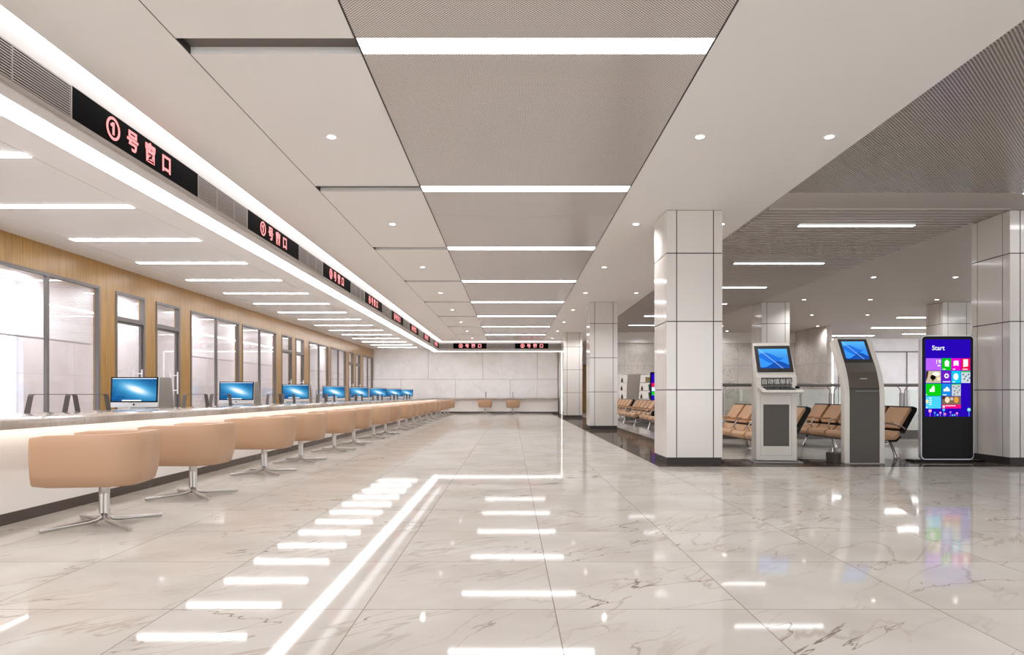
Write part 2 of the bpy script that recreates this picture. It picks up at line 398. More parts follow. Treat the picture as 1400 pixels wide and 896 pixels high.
structure(box('ceiling_void', -3.9, 3.62, Y0, 33.4, HC + .13, HC + .2, M['void']))
m = MB()
m.box(3.56, 22, 8.70, 9.38, HC, HC + .09); m.box(3.56, 3.6, 9.38, 33.0, HC, HC + .2)
m.box(7.0, 12.3, 9.38, 28.5, HC, HC + .2); m.box(3.6, 7.0, 28.0, 33.46, HC, HC + .09); m.box(7.0, 22, 28.5, 33.46, HC, HC + .09)
m.box(9.5, 22, Y0, 8.70, HC, HC + .09); m.box(12.3, 22, 9.38, 28.5, HC, HC + .09)
structure(m.build('ceiling_bay', M['bay_white']))
structure(box('ceiling_slat_void', 3.6, 7.0, 9.38, 28.0, HC + .14, HC + .2, M['slat_void']))
# perforated panels of the hall
for i, (a, b) in enumerate(zip(edges[::2], edges[1::2])):
    if b <= a: continue
    o = box('perforated_panel', -1.133, 1.490, a, b, HC, HC + .03, M['perf'])
    tag(o, ('perforated metal ceiling panel before the nearest light strip overhead' if i <= 2 else 'perforated metal ceiling panel just beyond the %s light strip' % ORD[i - 3]) if i != 1 and i != 0
        else 'perforated metal ceiling panel above and behind the viewer', 'ceiling panel', 'perforated panels along the hall ceiling')
tag(box('perforated_panel', 3.575, 9.49, Y0, 8.69, HC, HC + .03, M['perf_dark']),
    'wide perforated metal ceiling field at the upper right with dense dark holes', 'ceiling panel')
# linear light strips between the perforated panels
def fixture(name, w_, d_, glow, label, group, loc, hz=.035):
    t = thing(name, label, 'ceiling light', loc, 0, group)
    MB().box(-w_ / 2, w_ / 2, -d_ / 2, d_ / 2, 0, hz).build('housing', M['white_paint'], t)
    MB().box(-w_ / 2 + .004, w_ / 2 - .004, -d_ / 2 + .004, d_ / 2 - .004, -.004, 0).build('diffuser', glow, t)
    return t
g = 'light strips between the perforated panels'
vis = [l for l in LY if l > 4]
f0 = fixture('linear_light', 2.623, .226, M['strip'], 'wide white light strip, %s across the perforated ceiling' % ORD[0], g, (.1785, LY[2], HC + .005))
for l in LY:
    if l == LY[2]: continue
    k = LY.index(l) - 2
    dup(f0, (.1785, l, HC + .005), 0, 'white light strip across the perforated ceiling, %s from the camera' % ORD[k] if k > 0 else 'white light strip over the viewer', g)

# service side ceiling
m = MB()
for a, b in ((XW, -6.665), (-6.655, -4.725), (-4.715, -3.84)): m.box(a, b, Y0, YB, HS, HS + .08)
m.box(XW, -3.84, Y0, YB, HS + .1, HS + .15, 1); m.box(-3.84, 2.6, 33.46, YB, HS, HS + .08)
structure(m.build('ceiling_service', [M['white2'], M['void']]))
BY = [6.57 + 1.81 * k for k in range(-5, 16)]
g = 'light bars over the staff side'
b0 = None
for i, y in enumerate(BY):
    k = i - 5
    lab = 'slim white light bar over the staff desks, %s from the camera' % ORD[k] if k >= 0 else 'slim light bar over the staff side beside the viewer'
    if b0 is None: b0 = fixture('light_bar', 1.93, .14, M['light'], lab, g, (-5.69, y, HS - .004), .02)
    else: dup(b0, (-5.69, y, HS - .004), 0, lab, g)

# signboard beam with cove light above and light line below
m = MB()
m.box(-3.84, -3.58, Y0, 33.46, 3.19, 3.597); m.box(-3.84, -3.60, Y0, 33.46, 3.115, 3.19)
m.box(-3.58, 2.48, 33.2, 33.46, 3.19, 3.597); m.box(-3.60, 2.48, 33.22, 33.46, 3.115, 3.19)
structure(m.build('trim_1', M['beam']))
m = MB(); m.prism([(-3.58, 3.19), (-3.545, 3.195), (-3.545, 3.225), (-3.565, 3.237), (-3.58, 3.237)], Y0, 33.2, 'Y')
m.box(-3.545, 2.48, 33.165, 33.2, 3.19, 3.237); structure(m.build('trim_2', M['lip']))
m = MB(); m.box(-3.835, -3.61, Y0, 33.45, 3.10, 3.114); m.box(-3.61, 2.46, 33.23, 33.45, 3.10, 3.114)
o = m.build('light_line', M['line']); tag(o, 'long bright light line under the beam of red number signs', 'light line')
m = MB(); m.box(-3.60, -3.412, Y0, 33.22, 3.598, 3.612); m.box(-3.412, 2.46, 33.035, 33.22, 3.598, 3.612)
o = m.build('cove_light', M['cove']); tag(o, 'long glowing cove between the hall ceiling and the top of the sign beam', 'cove light')

# walls
m = MB()
zt = 2.90
opens = [(9.22, 11.89), (12.36, 13.35), (13.76, 14.76), (15.25, 17.98), (18.17, 20.80), (21.3, 22.3), (22.7, 23.6), (24.2, 26.75),
         (27.08, 29.6), (30.07, 31.0), (31.44, 32.4), (32.95, 35.3)]
opens = [(.27, 2.94), (3.41, 4.4), (4.8, 5.8), (6.3, 8.95)] + opens
prev = Y0
for a, b in opens:
    m.box(XW - .12, XW, prev, a, 0, HS); m.box(XW - .12, XW, a, b, zt, HS); prev = b
m.box(XW - .12, XW, prev, YB, 0, HS)
structure(m.build('wall_left', M['wood']))
structure(box('wall_back', -10.3, 3.7, YB, YB + .2, 0, HC + .1, M['wall_marble']))
structure(box('wall_back_pier', 1.36, 2.42, YB - .18, YB, 0, HS, M['wall_marble']))
structure(box('wall_end_pier', 2.48, 2.72, 33.22, YB, 0, HC, M['plain_wall']))
structure(box('wall_back_passage', 2.72, 4.3, YB - .01, YB + .2, 0, HC + .1, M['plain_wall']))
def glazed(name, horiz, a, b, pos):
    m = MB(); k = a
    def bx(u0, u1, z0, z1):
        if horiz: m.box(u0, u1, pos - .1, pos, z0, z1)
        else: m.box(pos, pos + .1, u0, u1, z0, z1)
    while k <= b: bx(k, k + .08, 0, 3.6); k += 2.5
    bx(a, b, 3.5, 3.8); bx(a, b, 0, .1); bx(a, b, 2.4, 2.46)
    return structure(m.build(name, M['frame']))
glazed('wall_front', True, -10.4, 20, Y0); glazed('wall_right', False, Y0, 36, 20.0)  # unseen walls, glazed only to let in added daylight fill
structure(box('wall_office', -9.5, -9.35, 12.9, YB, 0, HS + .2, M['office_marble']))
m = MB(); m.box(-9.5, -9.35, Y0, 3.0, 0, HS + .2); m.box(-9.5, -9.35, 3.0, 12.9, 0, .3); m.box(-9.5, -9.35, 3.0, 12.9, 3.15, HS + .2)
structure(m.build('wall_office_window', M['office_marble']))
structure(box('ceiling_office', -9.5, XW - .12, Y0, YB, HS, HS + .1, M['white2']))
ob = None  # bars below are added to brighten the office behind the glass
for k in range(9):
    lab = 'light bar on the office ceiling behind the glass, %s from the camera' % ORD[k]
    if ob is None: ob = fixture('office_light', 1.6, .5, M['light'], lab, 'light bars of the glazed office', (-8.4, 6 + 3.4 * k, HS - .0115), .01)
    else: dup(ob, (-8.4, 6 + 3.4 * k, HS - .0115), 0, lab, 'light bars of the glazed office')
t = thing('window_20', None, None); structure(t)
box('pane', -9.46, -9.455, 3.0, 12.9, .3, 3.15, M['glass'], t)
m = MB()
for y in (3.0, 6.3, 9.6): m.box(-9.44, -9.38, y, y + .05, .3, 3.15)
m.build('frame', M['white_paint'], t)
# marble wall of the waiting bay
structure(box('wall_bay', 4.3, 12.0, 28.5, 28.7, 0, 3.17, M['bay_marble']))
m = MB(); m.box(4.3, 12.0, 28.42, 28.7, 3.17, HC); structure(m.build('trim_3', M['plain_wall']))
structure(box('wall_bay_left', 4.3, 4.5, 28.7, YB, 0, HC, M['plain_wall']))
structure(box('wall_bay_side', 12.0, 12.2, 25.6, 28.7, 0, HC, M['bay_marble_y']))
structure(box('wall_atrium', 12.2, 20, 31.5, 31.7, 0, HC, M['office_marble']))
m = MB()
for x in (13.7, 15.3, 16.9, 18.5): m.box(x, x + .03, 31.47, 31.5, 0, 2.95)
m.box(12.2, 20, 31.44, 31.5, 2.95, 3.0)
structure(m.build('trim_4', M['frame']))
structure(box('trim_5', 12.2, 12.32, 31.2, 31.5, 0, 2.9, M['wood']))
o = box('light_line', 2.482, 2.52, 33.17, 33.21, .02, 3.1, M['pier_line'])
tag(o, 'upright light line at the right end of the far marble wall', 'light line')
o = box('light_line', 12.2, 12.24, 25.56, 25.60, .3, 3.1, M['pier_line'])  # added glowing strip imitating a lit wall edge, not a lamp
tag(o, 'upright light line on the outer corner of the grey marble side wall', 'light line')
t = thing('door_20', None, None, (3.3, YB - .02, 0)); structure(t)
box('door_leaf', 0, 1.0, -.03, 0, 0, 2.5, M['wood'], t); box('door_frame', -.06, 1.06, -.02, .005, 0, 2.56, M['frame'], t)

# glazing in the wooden wall
def frame_ring(m, a, b, z0, z1, w_, x0, x1):
    m.box(x0, x1, a, a + w_, z0, z1); m.box(x0, x1, b - w_, b, z0, z1)
    m.box(x0, x1, a + w_, b - w_, z1 - w_, z1); m.box(x0, x1, a + w_, b - w_, z0, z0 + w_)
nw = nd = 0
for a, b in opens:
    if b - a > 2:
        nw += 1; t = thing('window_%d' % nw, None, None, (XW, a, 0)); structure(t); L = b - a
        m = MB(); frame_ring(m, 0, L, .02, zt, .05, -.06, .012); m.box(-.05, .008, L / 2 - .024, L / 2 + .024, .07, zt - .05)
        m.build('frame', M['frame'], t)
        box('pane', -.035, -.029, .05, L - .05, .07, zt - .05, M['glass'], t)
        m = MB()
        for k in range(38):
            z = zt - .07 - k * .0255
            m.add([(-.135, .06, z), (-.115, .06, z - .012), (-.115, L - .06, z - .012), (-.135, L - .06, z)], [(0, 1, 2, 3)])
        bl = m.build('blind', M['blind'], t)
        box('bottom_rail', -.14, -.115, .06, L - .06, 1.86, 1.885, M['grille'], bl)
    else:
        nd += 1; t = thing('door_%d' % nd, None, None, (XW, a, 0)); structure(t); L = b - a
        m = MB(); frame_ring(m, 0, L, .0, zt, .05, -.07, .012); m.box(-.07, .012, .05, L - .05, 2.36, 2.44); m.build('frame', M['frame'], t)
        m = MB(); frame_ring(m, .055, L - .055, .01, 2.355, .035, -.07, -.03); m.build('leaf', M['frame'], t)
        box('pane', -.055, -.047, .09, L - .09, .05, 2.32, M['glass'], t); box('transom_pane', -.055, -.047, .055, L - .055, 2.445, 2.845, M['glass'], t)
        m = MB()
        for sx in (.03, -.13):
            m.tube([(sx, L - .16, 1.0), (sx, L - .16, 1.48)], .015)
        for z in (1.08, 1.40): m.tube([(-.13, L - .16, z), (.03, L - .16, z)], .010)
        m.build('handle', M['white_paint'], t, smooth=True)

# ------------------------------------------------------------------ columns
def column(x, y, label):
    t = thing('column', label, 'column', (x, y, 0), 0, 'white clad columns')
    W = .79
    MB().box(.01, W - .01, .01, W - .01, .0, HC + .01).build('joint_backing', M['joint'], t)
    m = MB(); g_ = .007; zs = [.097, 1.06, 2.025, 2.99, HC]; xs = [0, .145, .665, W]
    for z0, z1 in zip(zs, zs[1:]):
        for k, (a, b) in enumerate(zip(xs, xs[1:])):
            a2, b2 = a + (g_ if k else 0), b - (g_ if k < 2 else 0)
            m.box(a2, b2, 0, .009, z0 + g_, z1 - g_); m.box(a2, b2, W - .009, W, z0 + g_, z1 - g_)
            m.box(0, .009, a2 + (.009 if k == 0 else 0), b2 - (.009 if k == 2 else 0), z0 + g_, z1 - g_)
            m.box(W - .009, W, a2 + (.009 if k == 0 else 0), b2 - (.009 if k == 2 else 0), z0 + g_, z1 - g_)
    m.build('cladding', M['cladding'], t)
    MB().box(.028, W - .028, .028, W - .028, 0.003, .103).build('base', M['colbase'], t)
    return t
c0 = column(2.19, 9.5, 'large white clad column left of the form-filling kiosk, closest in the left row')
for x, y, l in ((2.21, 19.0, 'white clad column in the middle of the left row at the hall edge'),
                (2.21, 28.4, 'white clad column farthest back in the left row near the far wall'),
                (7.04, 9.5, 'white clad column cut by the right edge, beside the tile-menu totem'),
                (7.07, 19.0, 'white clad column rising behind the form-filling kiosk'),
                (12.19, 19.0, 'white clad column rising behind the tile-menu totem')):
    dup(c0, (x, y, 0), 0, l)

# ------------------------------------------------------------------ slatted ceiling of the bay and its lights
t = thing('slatted_ceiling', 'grey slatted ceiling field over the waiting bay with hanging light bars', 'slatted ceiling', (3.6, 9.38, HC))
n = int(18.6 / .15)
m1, m2 = MB(), MB()
for k in range(n):
    y = .03 + k * .15
    (m1 if k < 80 else m2).box(.01, 3.39, y, y + .06, -.015, .10)
m1.build('slats', M['slat'], t); m2.build('slats', M['slat'], t)
g = 'light bars in the slatted ceiling'
s0 = None
for k in range(6):
    y = 10.22 + 2.96 * k
    lab = 'white light bar in the slatted ceiling, %s from the camera' % ORD[k]
    if s0 is None: s0 = fixture('slat_light', 1.75, .10, M['strip'], lab, g, (5.24, y, HC - .045), .03)
    else: dup(s0, (5.24, y, HC - .045), 0, lab, g)
a0 = None
for x, y in ((15.2, 26.3), (15.0, 29.9), (14.2, 22.8), (17, 19), (14.5, 15), (18, 23), (18, 29)):
    lab = 'white light bar over the bright area beyond the railing, %s' % ('by the far wall' if y > 29 else 'well forward' if y < 20 else 'midway')
    if a0 is None: a0 = fixture('atrium_light', 2.2, .18, M['light'], lab, 'light bars beyond the railing', (x, y, HC - .01), .01)
    else: dup(a0, (x, y, HC - .01), 0, lab, 'light bars beyond the railing')
o = None
f = fixture('bay_light', 2.0, .226, M['strip'], 'white light strip at the rear edge of the right perforated ceiling', None, (7.6, 8.58, HC - .012), .01)

# downlights
d0 = None
def downlight(x, y, z, label, group):
    global d0
    l = bpy.data.lights.new('downlight_lamp', 'SPOT'); l.energy = E_DOWN if x < 5 else E_DOWN * .75; l.spot_size = math.radians(150); l.spot_blend = .8; l.shadow_soft_size = .04; l.color = (.97, .985, 1)
    lo = bpy.data.objects.new('downlight_lamp', l); COL.objects.link(lo); lo.location = (x, y, z - .02)
    if d0 is None:
        d0 = thing('downlight', label, 'downlight', (x, y, z), 0, group)
        MB().lathe([(.036, -.006), (.062, -.006), (.066, 0), (.036, 0)], 20).build('trim_ring', M['white_paint'], d0, smooth=True)
        MB().lathe([(.045, -.0065), (.045, .002)], 20).build('lens', M['spot'], d0)
        return d0
    return dup(d0, (x, y, z), 0, label, group)
for k in range(-1, 8):
    y = 6.79 + 3.495 * k
    for x, nm in ((-1.815, 'left of the perforated ceiling'), (1.905, 'right of the perforated ceiling'), (3.21, 'near the slatted ceiling')):
        downlight(x, y, HC, 'small round downlight %s, %s' % (nm, 'over the viewer' if k < 0 else ORD[k] + ' from the camera'), 'downlights in the hall ceiling')
for i, y in enumerate((11.4, 14.95, 18.5, 22.1, 25.7)):
    for x, nm in ((8.05, 'left'), (9.87, 'middle'), (11.7, 'right')):
        downlight(x, y, HC, 'small round downlight in the %s line of the dim bay ceiling, %s' % (nm, ORD[i] + ' row'), 'downlights in the bay ceiling')
for x in (5.35, 8.9, 11.0):
    downlight(x, 27.75, HC, 'small downlight washing the bay marble wall, %s' % {5.35: 'above the lit shelf', 8.9: 'above the middle', 11.0: 'near the corner'}[x], 'wall washers')
    l = bpy.data.lights.new('wall_washer', 'SPOT'); l.energy = 45; l.spot_size = math.radians(52); l.spot_blend = .6; l.shadow_soft_size = .03
    l.color = (1, .93, .86)
    lo = bpy.data.objects.new('wall_washer', l); COL.objects.link(lo); lo.location = (x, 27.75, HC - .02); lo.rotation_euler = (math.radians(12), 0, 0)

# ------------------------------------------------------------------ signs on the beam
def lettering(body, size, mat, parent, loc, offset=.012, sx=1.0, name='lettering', rot=(PI / 2, 0, 0), ext=.002):
    me = text_mesh(body, size, ext, offset, rot)
    if sx != 1.0: me.transform(Matrix.Diagonal((sx, sx, 1, 1)))
    me.materials.clear(); me.materials.append(mat)
    o = bpy.data.objects.new(name, me); COL.objects.link(o); o.parent = parent; o.location = loc
    return o
def make_sign(L, num, label, group, loc, rz):
    """local: text reads along +X, faces -Y"""
    t = thing('led_sign', label, 'sign', loc, rz, group)
    MB().box(.012, L - .012, -.012, 0, .0, .268).build('panel', M['led_black'], t)
    m = MB(); m.box(0, .012, -.016, 0, 0, .268); m.box(L - .012, L, -.016, 0, 0, .268); m.box(.012, L - .012, -.014, 0, -.004, 0.0); m.box(.012, L - .012, -.014, 0, .268, .272); m.build('frame', M['grille'], t)
    x = .58 if L > 2 else .39
    sp = .31
    for i, ch in enumerate((num, '号', '窗', '口')):
        lettering(ch, .20 if i else .235, M['led'], t, (x + sp * i, -.0145, .128), .005)
    return t
SY = [5.45 + 3.64 * k for k in range(8)]
nums = ['①', '①', '③', '④', '⑤', '⑥', '⑦', '⑧']
g = 'red LED window signs along the beam'
for k, y in enumerate(SY):
    make_sign(2.22, nums[k], 'black LED sign with red window number, %s along the left beam' % ORD[k], g, (-3.58, y + .0, 3.237), PI / 2)
for x, lab, nmb in ((-2.88, 'left', '⑤'), (.166, 'right', '⑥')):
    make_sign(1.68, nmb, 'black LED sign with red window number, %s one on the far beam' % lab, 'red LED signs on the far beam', (x, 33.2, 3.237), 0)
def grille(L, label, loc, rz, group='ventilation grilles along the beam'):
    t = thing('ventilation_grille', label, 'grille', loc, rz, group)
    MB().box(0, L, -.003, 0, 0, .268).build('backing', M['grille_back'], t)
    m = MB()
    for k in range(13):
        z = .008 + k * .0205
        m.prism([(-.014, z), (-.003, z + .004), (-.003, z + .012), (-.014, z + .009)], .006, L - .006, 'X')
    m.box(0, L, -.004, 0, -.0, .006); m.box(0, L, -.014, 0, .262, .268)
    x = .5
    while x < L - .2:
        m.box(x, x + .008, -.012, -.003, 0, .268); x += .5
    m.build('slats', M['grille'], t)
gy = [(1.81, SY[0])] + [(SY[k] + 2.22, SY[k + 1]) for k in range(7)]
for k, (a, b) in enumerate(gy):
    grille(b - a, 'grey louvred air grille on the left beam, %s' % ('before the first number sign' if k == 0 else 'just beyond the %s number sign' % ORD[k - 1]), (-3.58, a, 3.237), PI / 2)
for a, b, l in ((-3.58, -2.88, 'left of both signs'), (-1.2, .166, 'between the two signs'), (1.846, 2.48, 'right of both signs')):
    grille(b - a, 'grey louvred air grille on the far beam, %s' % l, (a, 33.2, 3.237), 0)

# ------------------------------------------------------------------ counters
t = thing('service_counter', 'long white service counter with veined stone top along the left side', 'counter')
MB().box(-4.75, -3.85, .5, 34.9, .09, .742).build('body', M['body'], t)
MB().box(-4.7, -3.852, .5, 35.0, 0, .095).build('plinth', M['plinth'], t)
MB().box(-4.95, -3.63, .45, 35.1, .742, .807).build('countertop', M['slab'], t, bevel=.004)
MB().box(-3.80, -3.76, .5, 34.4, .735, .7415).build('under_light', M['under'], t)
t = thing('service_counter', 'far counter with stone top in front of the back marble wall', 'counter')
MB().box(-3.60, 2.4, 34.62, 35.05, .09, .742).build('body', M['body'], t)
MB().box(-3.60, 2.4, 34.62, 35.04, 0, .095).build('plinth', M['plinth'], t)
MB().box(-3.62, 2.44, 34.40, 35.1, .742, .807).build('countertop', M['slab'], t, bevel=.004)
t = thing('staff_desk', 'pale lower staff desk running behind the service counter', 'desk')
MB().box(-5.75, -4.96, 5.5, 35.0, .70, .735).build('desktop', M['desk'], t)
MB().box(-5.0, -4.97, 5.5, 35.0, 0, .70).build('modesty_panel', M['desk'], t)
for y in (5.5, 12, 19, 26, 34.9): MB().box(-5.7, -5.0, y, y + .03, 0, .70).build('leg_panel', M['desk'], t)

# computers
MYS = [9.27, 12.72, 16.2, 19.7, 22.95, 26.25, 29.75, 33.4]
g = 'all-in-one computers on the staff desks'
cdef = thing('computer', 'silver all-in-one computer with blue galaxy screen, nearest on the staff desk', 'computer', (-5.2, MYS[0], .735), 0, g)
def rot_x(vs, a, z0):
    return [(x, y * math.cos(a) - (z - z0) * math.sin(a), z0 + y * math.sin(a) + (z - z0) * math.cos(a)) for x, y, z in vs]
def rbox(x0, x1, y0, y1, z0, z1):
    mm = MB().box(x0, x1, y0, y1, z0, z1); mm.v = rot_x(mm.v, math.radians(-4), .08); return mm
rbox(-.325, .325, 0, .035, .082, .50).build('housing', M['silver'], cdef, bevel=.008)
gl = rbox(-.325, .325, -.006, .002, .150, .50).build('bezel', M['bezel'], cdef)
rbox(-.305, .305, -.008, -.005, .168, .485).build('screen', M['galaxy'], gl)
lg = MB(); lg.prism([(.012 * math.cos(a), .118 + .013 * math.sin(a)) for a in [k * PI / 8 for k in range(16)]], -.004, 0.001, 'Y')
lg.build('emblem', M['black'], cdef)
m = MB(); m.prism([(.03, .30), (.045, .30), (.14, .01), (.12, .01)], -.09, .09, 'X'); m.box(-.11, .11, -.02, .16, 0, .008); m.build('stand', M['silver'], cdef)
for k, y in enumerate(MYS[1:]):
    dup(cdef, (-5.2, y, .735), 0, 'silver all-in-one computer with blue galaxy screen, %s along the staff desk' % ORD[k + 1], g)
# grey desk dividers
g = 'grey dividers behind the computers'
dv = thing('desk_divider', 'grey slanted desk divider behind the nearest computer', 'divider', (-5.02, MYS[0] + .67, .735), 0, g)
MB().prism([(-.62, 0), (0.03, 0), (-.01, .495), (-.03, .51), (-.60, .51)], 0, .03, 'Y').build('panel', M['grey_panel'], dv, bevel=.004)
MB().box(-.62, .03, -.004, .034, -.0, .03).build('foot_channel', M['alu'], dv)
for k, y in enumerate(MYS[1:7]):
    dup(dv, (-5.02, y + .67, .735), 0, 'grey slanted desk divider right of the %s computer' % ORD[k + 1], g)
# bent metal frames along the rear edge of the counter
def strip_frame(L, h=.193, w_=.055, th=.007):
    outer = [(0, 0), (.05, h - .02), (.07, h), (L - .07, h), (L - .05, h - .02), (L, 0)]
    inner = [(L - .010, 0), (L - .056, h - .023), (L - .073, h - th), (.073, h - th), (.056, h - .023), (.010, 0)]
    return MB().prism(outer + inner, -w_ / 2, w_ / 2, 'X')
g = 'dark bent metal frames along the counter'
fr = strip_frame(.80).build('metal_frame', M['kband'])
first = True
M['kband_dark'] = P('gunmetal_strip', (92, 86, 84), .4, .4)
fr.data.materials.clear(); fr.data.materials.append(M['kband_dark'])
for k in range(8):
    for j, (y, x) in enumerate(((6.75 + 3.42 * k - (.0 if k == 0 else .20), -4.86), (7.36 + 3.42 * k + (-.13 if k == 0 else .08), -4.80 if k == 0 else -4.86))):
        lab = 'dark bent metal frame standing on the stone counter, %s of pair %s from the camera' % ('nearer' if j == 0 else 'farther', ORD[k])
        o = fr if first else fr.copy()
        if not first: COL.objects.link(o)
        first = False
        o.location = (x, y, .807); tag(o, lab, 'counter frame', g)
for x, l in ((-1.3, 'left'), (.1, 'right')):
    o = dup(dv, (x, 35.1, .807), PI / 2, 'grey divider on the far counter, %s one' % l, 'dividers on the far counter'); o.scale = (.8, 1, .6); o.location = (x, 35.05, .807)

# ------------------------------------------------------------------ stools
def make_stool(label, loc):
    t = thing('tub_stool', label, 'stool', loc, 0, 'tan tub stools along the counter')
    R, c = .345, .235
    # plan path of the wrap-round back: open towards -X
    path = []
    def pl(x, y, nx, ny): path.append((x, y, nx, ny))
    for k in range(6): pl(-R + (2 * R - c) * k / 5 , -R, 0, -1)
    for k in range(1, 10): a = -PI / 2 + PI / 2 * k / 10; pl(R - c + c * math.cos(a), -R + c + c * math.sin(a), math.cos(a), math.sin(a))
    for k in range(4): pl(R, -R + c + (2 * R - 2 * c) * k / 3, 1, 0)
    for k in range(1, 10): a = PI / 2 * k / 10; pl(R - c + c * math.cos(a), R - c + c * math.sin(a), math.cos(a), math.sin(a))
    for k in range(6): pl(R - c - (2 * R - c) * k / 5, R, 0, 1)
    N = len(path)
    def sect(i):
        s_ = i / (N - 1); lift = .018 * math.sin(PI * s_)      # the back stands a little higher than the arms
        zt_ = .70 + lift
        return [(-.11, .335), (-.055, .322), (-.03, .34), (-.008, .42), (.004, .52), (.006, .62), (.0, zt_ - .02), (-.010, zt_ - .003), (-.028, zt_), (-.045, zt_ - .008), (-.055, zt_ - .03), (-.062, .55), (-.07, .42), (-.10, .36)]
    rs = []
    for i, (x, y, nx, ny) in enumerate(path):
        k = 1.0
        e = min(i, N - 1 - i)
        if e == 0: k = .75
        ring = []
        for (o_, z) in sect(i):
            oo = o_ if e else -.03 + (o_ + .03) * .7
            zz = z if e else .52 + (z - .52) * .93
            ring.append((x + nx * oo - (0 if e else .012), y + ny * oo, zz))
        rs.append(ring)
    # round the four ends of the shell
    MB().rings(rs).build('shell', M['leather'], t, smooth=True)
    def rr(r_, z, sh=0): # rounded square ring
        pts = []
        for q in range(4):
            for k in range(6):
                a = q * PI / 2 + PI / 2 * k / 5; cc = min(c, r_) * .8
                pts.append((math.copysign(1, math.cos(q * PI / 2 + PI / 4)) * (r_ - cc) + cc * math.cos(a) , math.copysign(1, math.sin(q * PI / 2 + PI / 4)) * (r_ - cc) + cc * math.sin(a), z))
        return pts
    MB().rings([rr(.24, .318), rr(.27, .326), rr(.285, .345), rr(.28, .40), rr(.27, .455), rr(.25, .475), rr(.20, .482)]).build('seat', M['leather'], t, smooth=True)
    m = MB(); m.lathe([(.035, .24), (.038, .245), (.038, .32), (.06, .322)], 20); m.lathe([(.012, .0625), (.012, .25)], 10); m.build('post', M['satin'], t, smooth=True)
    for q in range(4):
        a = PI / 4 + q * PI / 2; ca, sa = math.cos(a), math.sin(a)
        MB().tube([(ca * .020, sa * .020, .26), (ca * .020, sa * .020, .09), (ca * .028, sa * .028, .06), (ca * .055, sa * .055, .042), (ca * .12, sa * .12, .032), (ca * .43, sa * .43, .016)],
                  [.018, .018, .019, .018, .016, .013], 10).build('leg', M['satin'], t, smooth=True)
    return t
SYS = [5.16, 6.6, 8.5, 9.97, 11.86, 13.33, 15.24, 16.69, 18.7, 20.0, 21.4, 22.9, 24.8, 26.3, 28.1, 29.7, 31.5, 33.2]
st = make_stool('tan leather tub stool on a chrome post, nearest of the counter row', (-3.12, SYS[0], 0)); st.rotation_euler.z = math.radians(8)
for k, y in enumerate(SYS[1:]):
    dup(st, (-3.12, y, 0), math.radians(random.uniform(-3, 3)), 'tan leather tub stool at the left counter, %s of its row from the camera' % ORD[k + 1])
for x, l in ((-1.32, 'left'), (.09, 'right')):
    dup(st, (x, 34.0, 0), -PI / 2, 'tan leather tub stool in front of the far counter, %s one' % l, 'tan stools at the far counter')

# ------------------------------------------------------------------ waiting benches
def make_bench(n, label, loc):
    t = thing('waiting_bench', label, 'bench', loc, 0, 'tan beam benches in the waiting bay'); p = .66
    for k in range(n):
        y0, y1 = k * p + .03, k * p + p - .03
        MB().prism([(-.03, .275), (-.06, .305), (-.07, .345), (-.05, .385), (.0, .402), (.10, .39), (.25, .36), (.38, .35), (.425, .39), (.455, .44), (.48, .435), (.465, .35), (.41, .305), (.25, .30), (.08, .315), (.01, .28)], y0, y1, 'Y').build('seat', M['bench_leather'], t, bevel=.008)
        MB().prism([(.0, .27), (.08, .305), (.25, .29), (.41, .295), (.48, .36), (.495, .35), (.42, .275), (.25, .265), (.02, .255)], y0 - .01, y1 + .01, 'Y').build('seat_shell', M['black'], t)
        MB().prism([(.445, .485), (.47, .465), (.50, .49), (.665, .765), (.655, .795), (.625, .79), (.485, .58)], y0 + .012, y1 - .035, 'Y').build('backrest', M['bench_leather'], t, bevel=.008)
        MB().prism([(.475, .42), (.53, .40), (.72, .75), (.72, .79), (.665, .812), (.645, .79), (.66, .765)], y0 - .02, y1 + .02, 'Y').build('back_shell', M['black'], t)
    MB().tube([(.27, .02, .265), (.27, n * p - .02, .265)], .028, 10).build('beam', M['satin'], t, smooth=True)
    for y in [i * p for i in range(n + 1)]:
        MB().tube([(.27, y, .265), (.06, y, .33), (-.01, y, .46), (.04, y, .55), (.12, y, .57), (.34, y, .55), (.46, y, .52), (.53, y, .47)], .014, 8).build('armrest', M['chrome'], t, smooth=True)
        MB().box(.06, .35, y - .022, y + .022, .562, .582).build('arm_pad', M['bench_leather'], t, bevel=.006)
    for y in (.35, n * p - 1.0 if n > 3 else n * p - .3):
        m = MB()
        for dy in (-.03, .03):
            m.tube([(.27, y + dy * .6, .262), (.12, y + dy * .7, .262), (.075, y + dy * .7, .235), (.0, y + dy, .012)], .013, 8)
            m.tube([(.27, y + dy * .6, .262), (.47, y + dy * .7, .262), (.515, y + dy * .7, .235), (.60, y + dy, .012)], .013, 8)
        for x in (0, .6): m.box(x - .025, x + .025, y - .05, y + .05, .003, .014)
        m.build('leg_frame', M['chrome'], t, smooth=True)
    return t
bn = make_bench(5, 'tan waiting bench with open end between the touch kiosk and the totem', (5.40, 10.14, 0))
b_g = 'tan beam benches in the waiting bay'
for x, y, l in ((3.80, 10.14, 'tan waiting bench seen left of and behind the form-filling kiosk'),
                (3.80, 16.4, 'tan waiting bench hidden mostly by the large left column'),
                (3.80, 20.5, 'tan waiting bench deep in the bay just left of the large column'),
                (3.80, 24.6, 'tan waiting bench farthest back in the bay, beside the middle column')):
    dup(bn, (x, y, 0), 0, l)

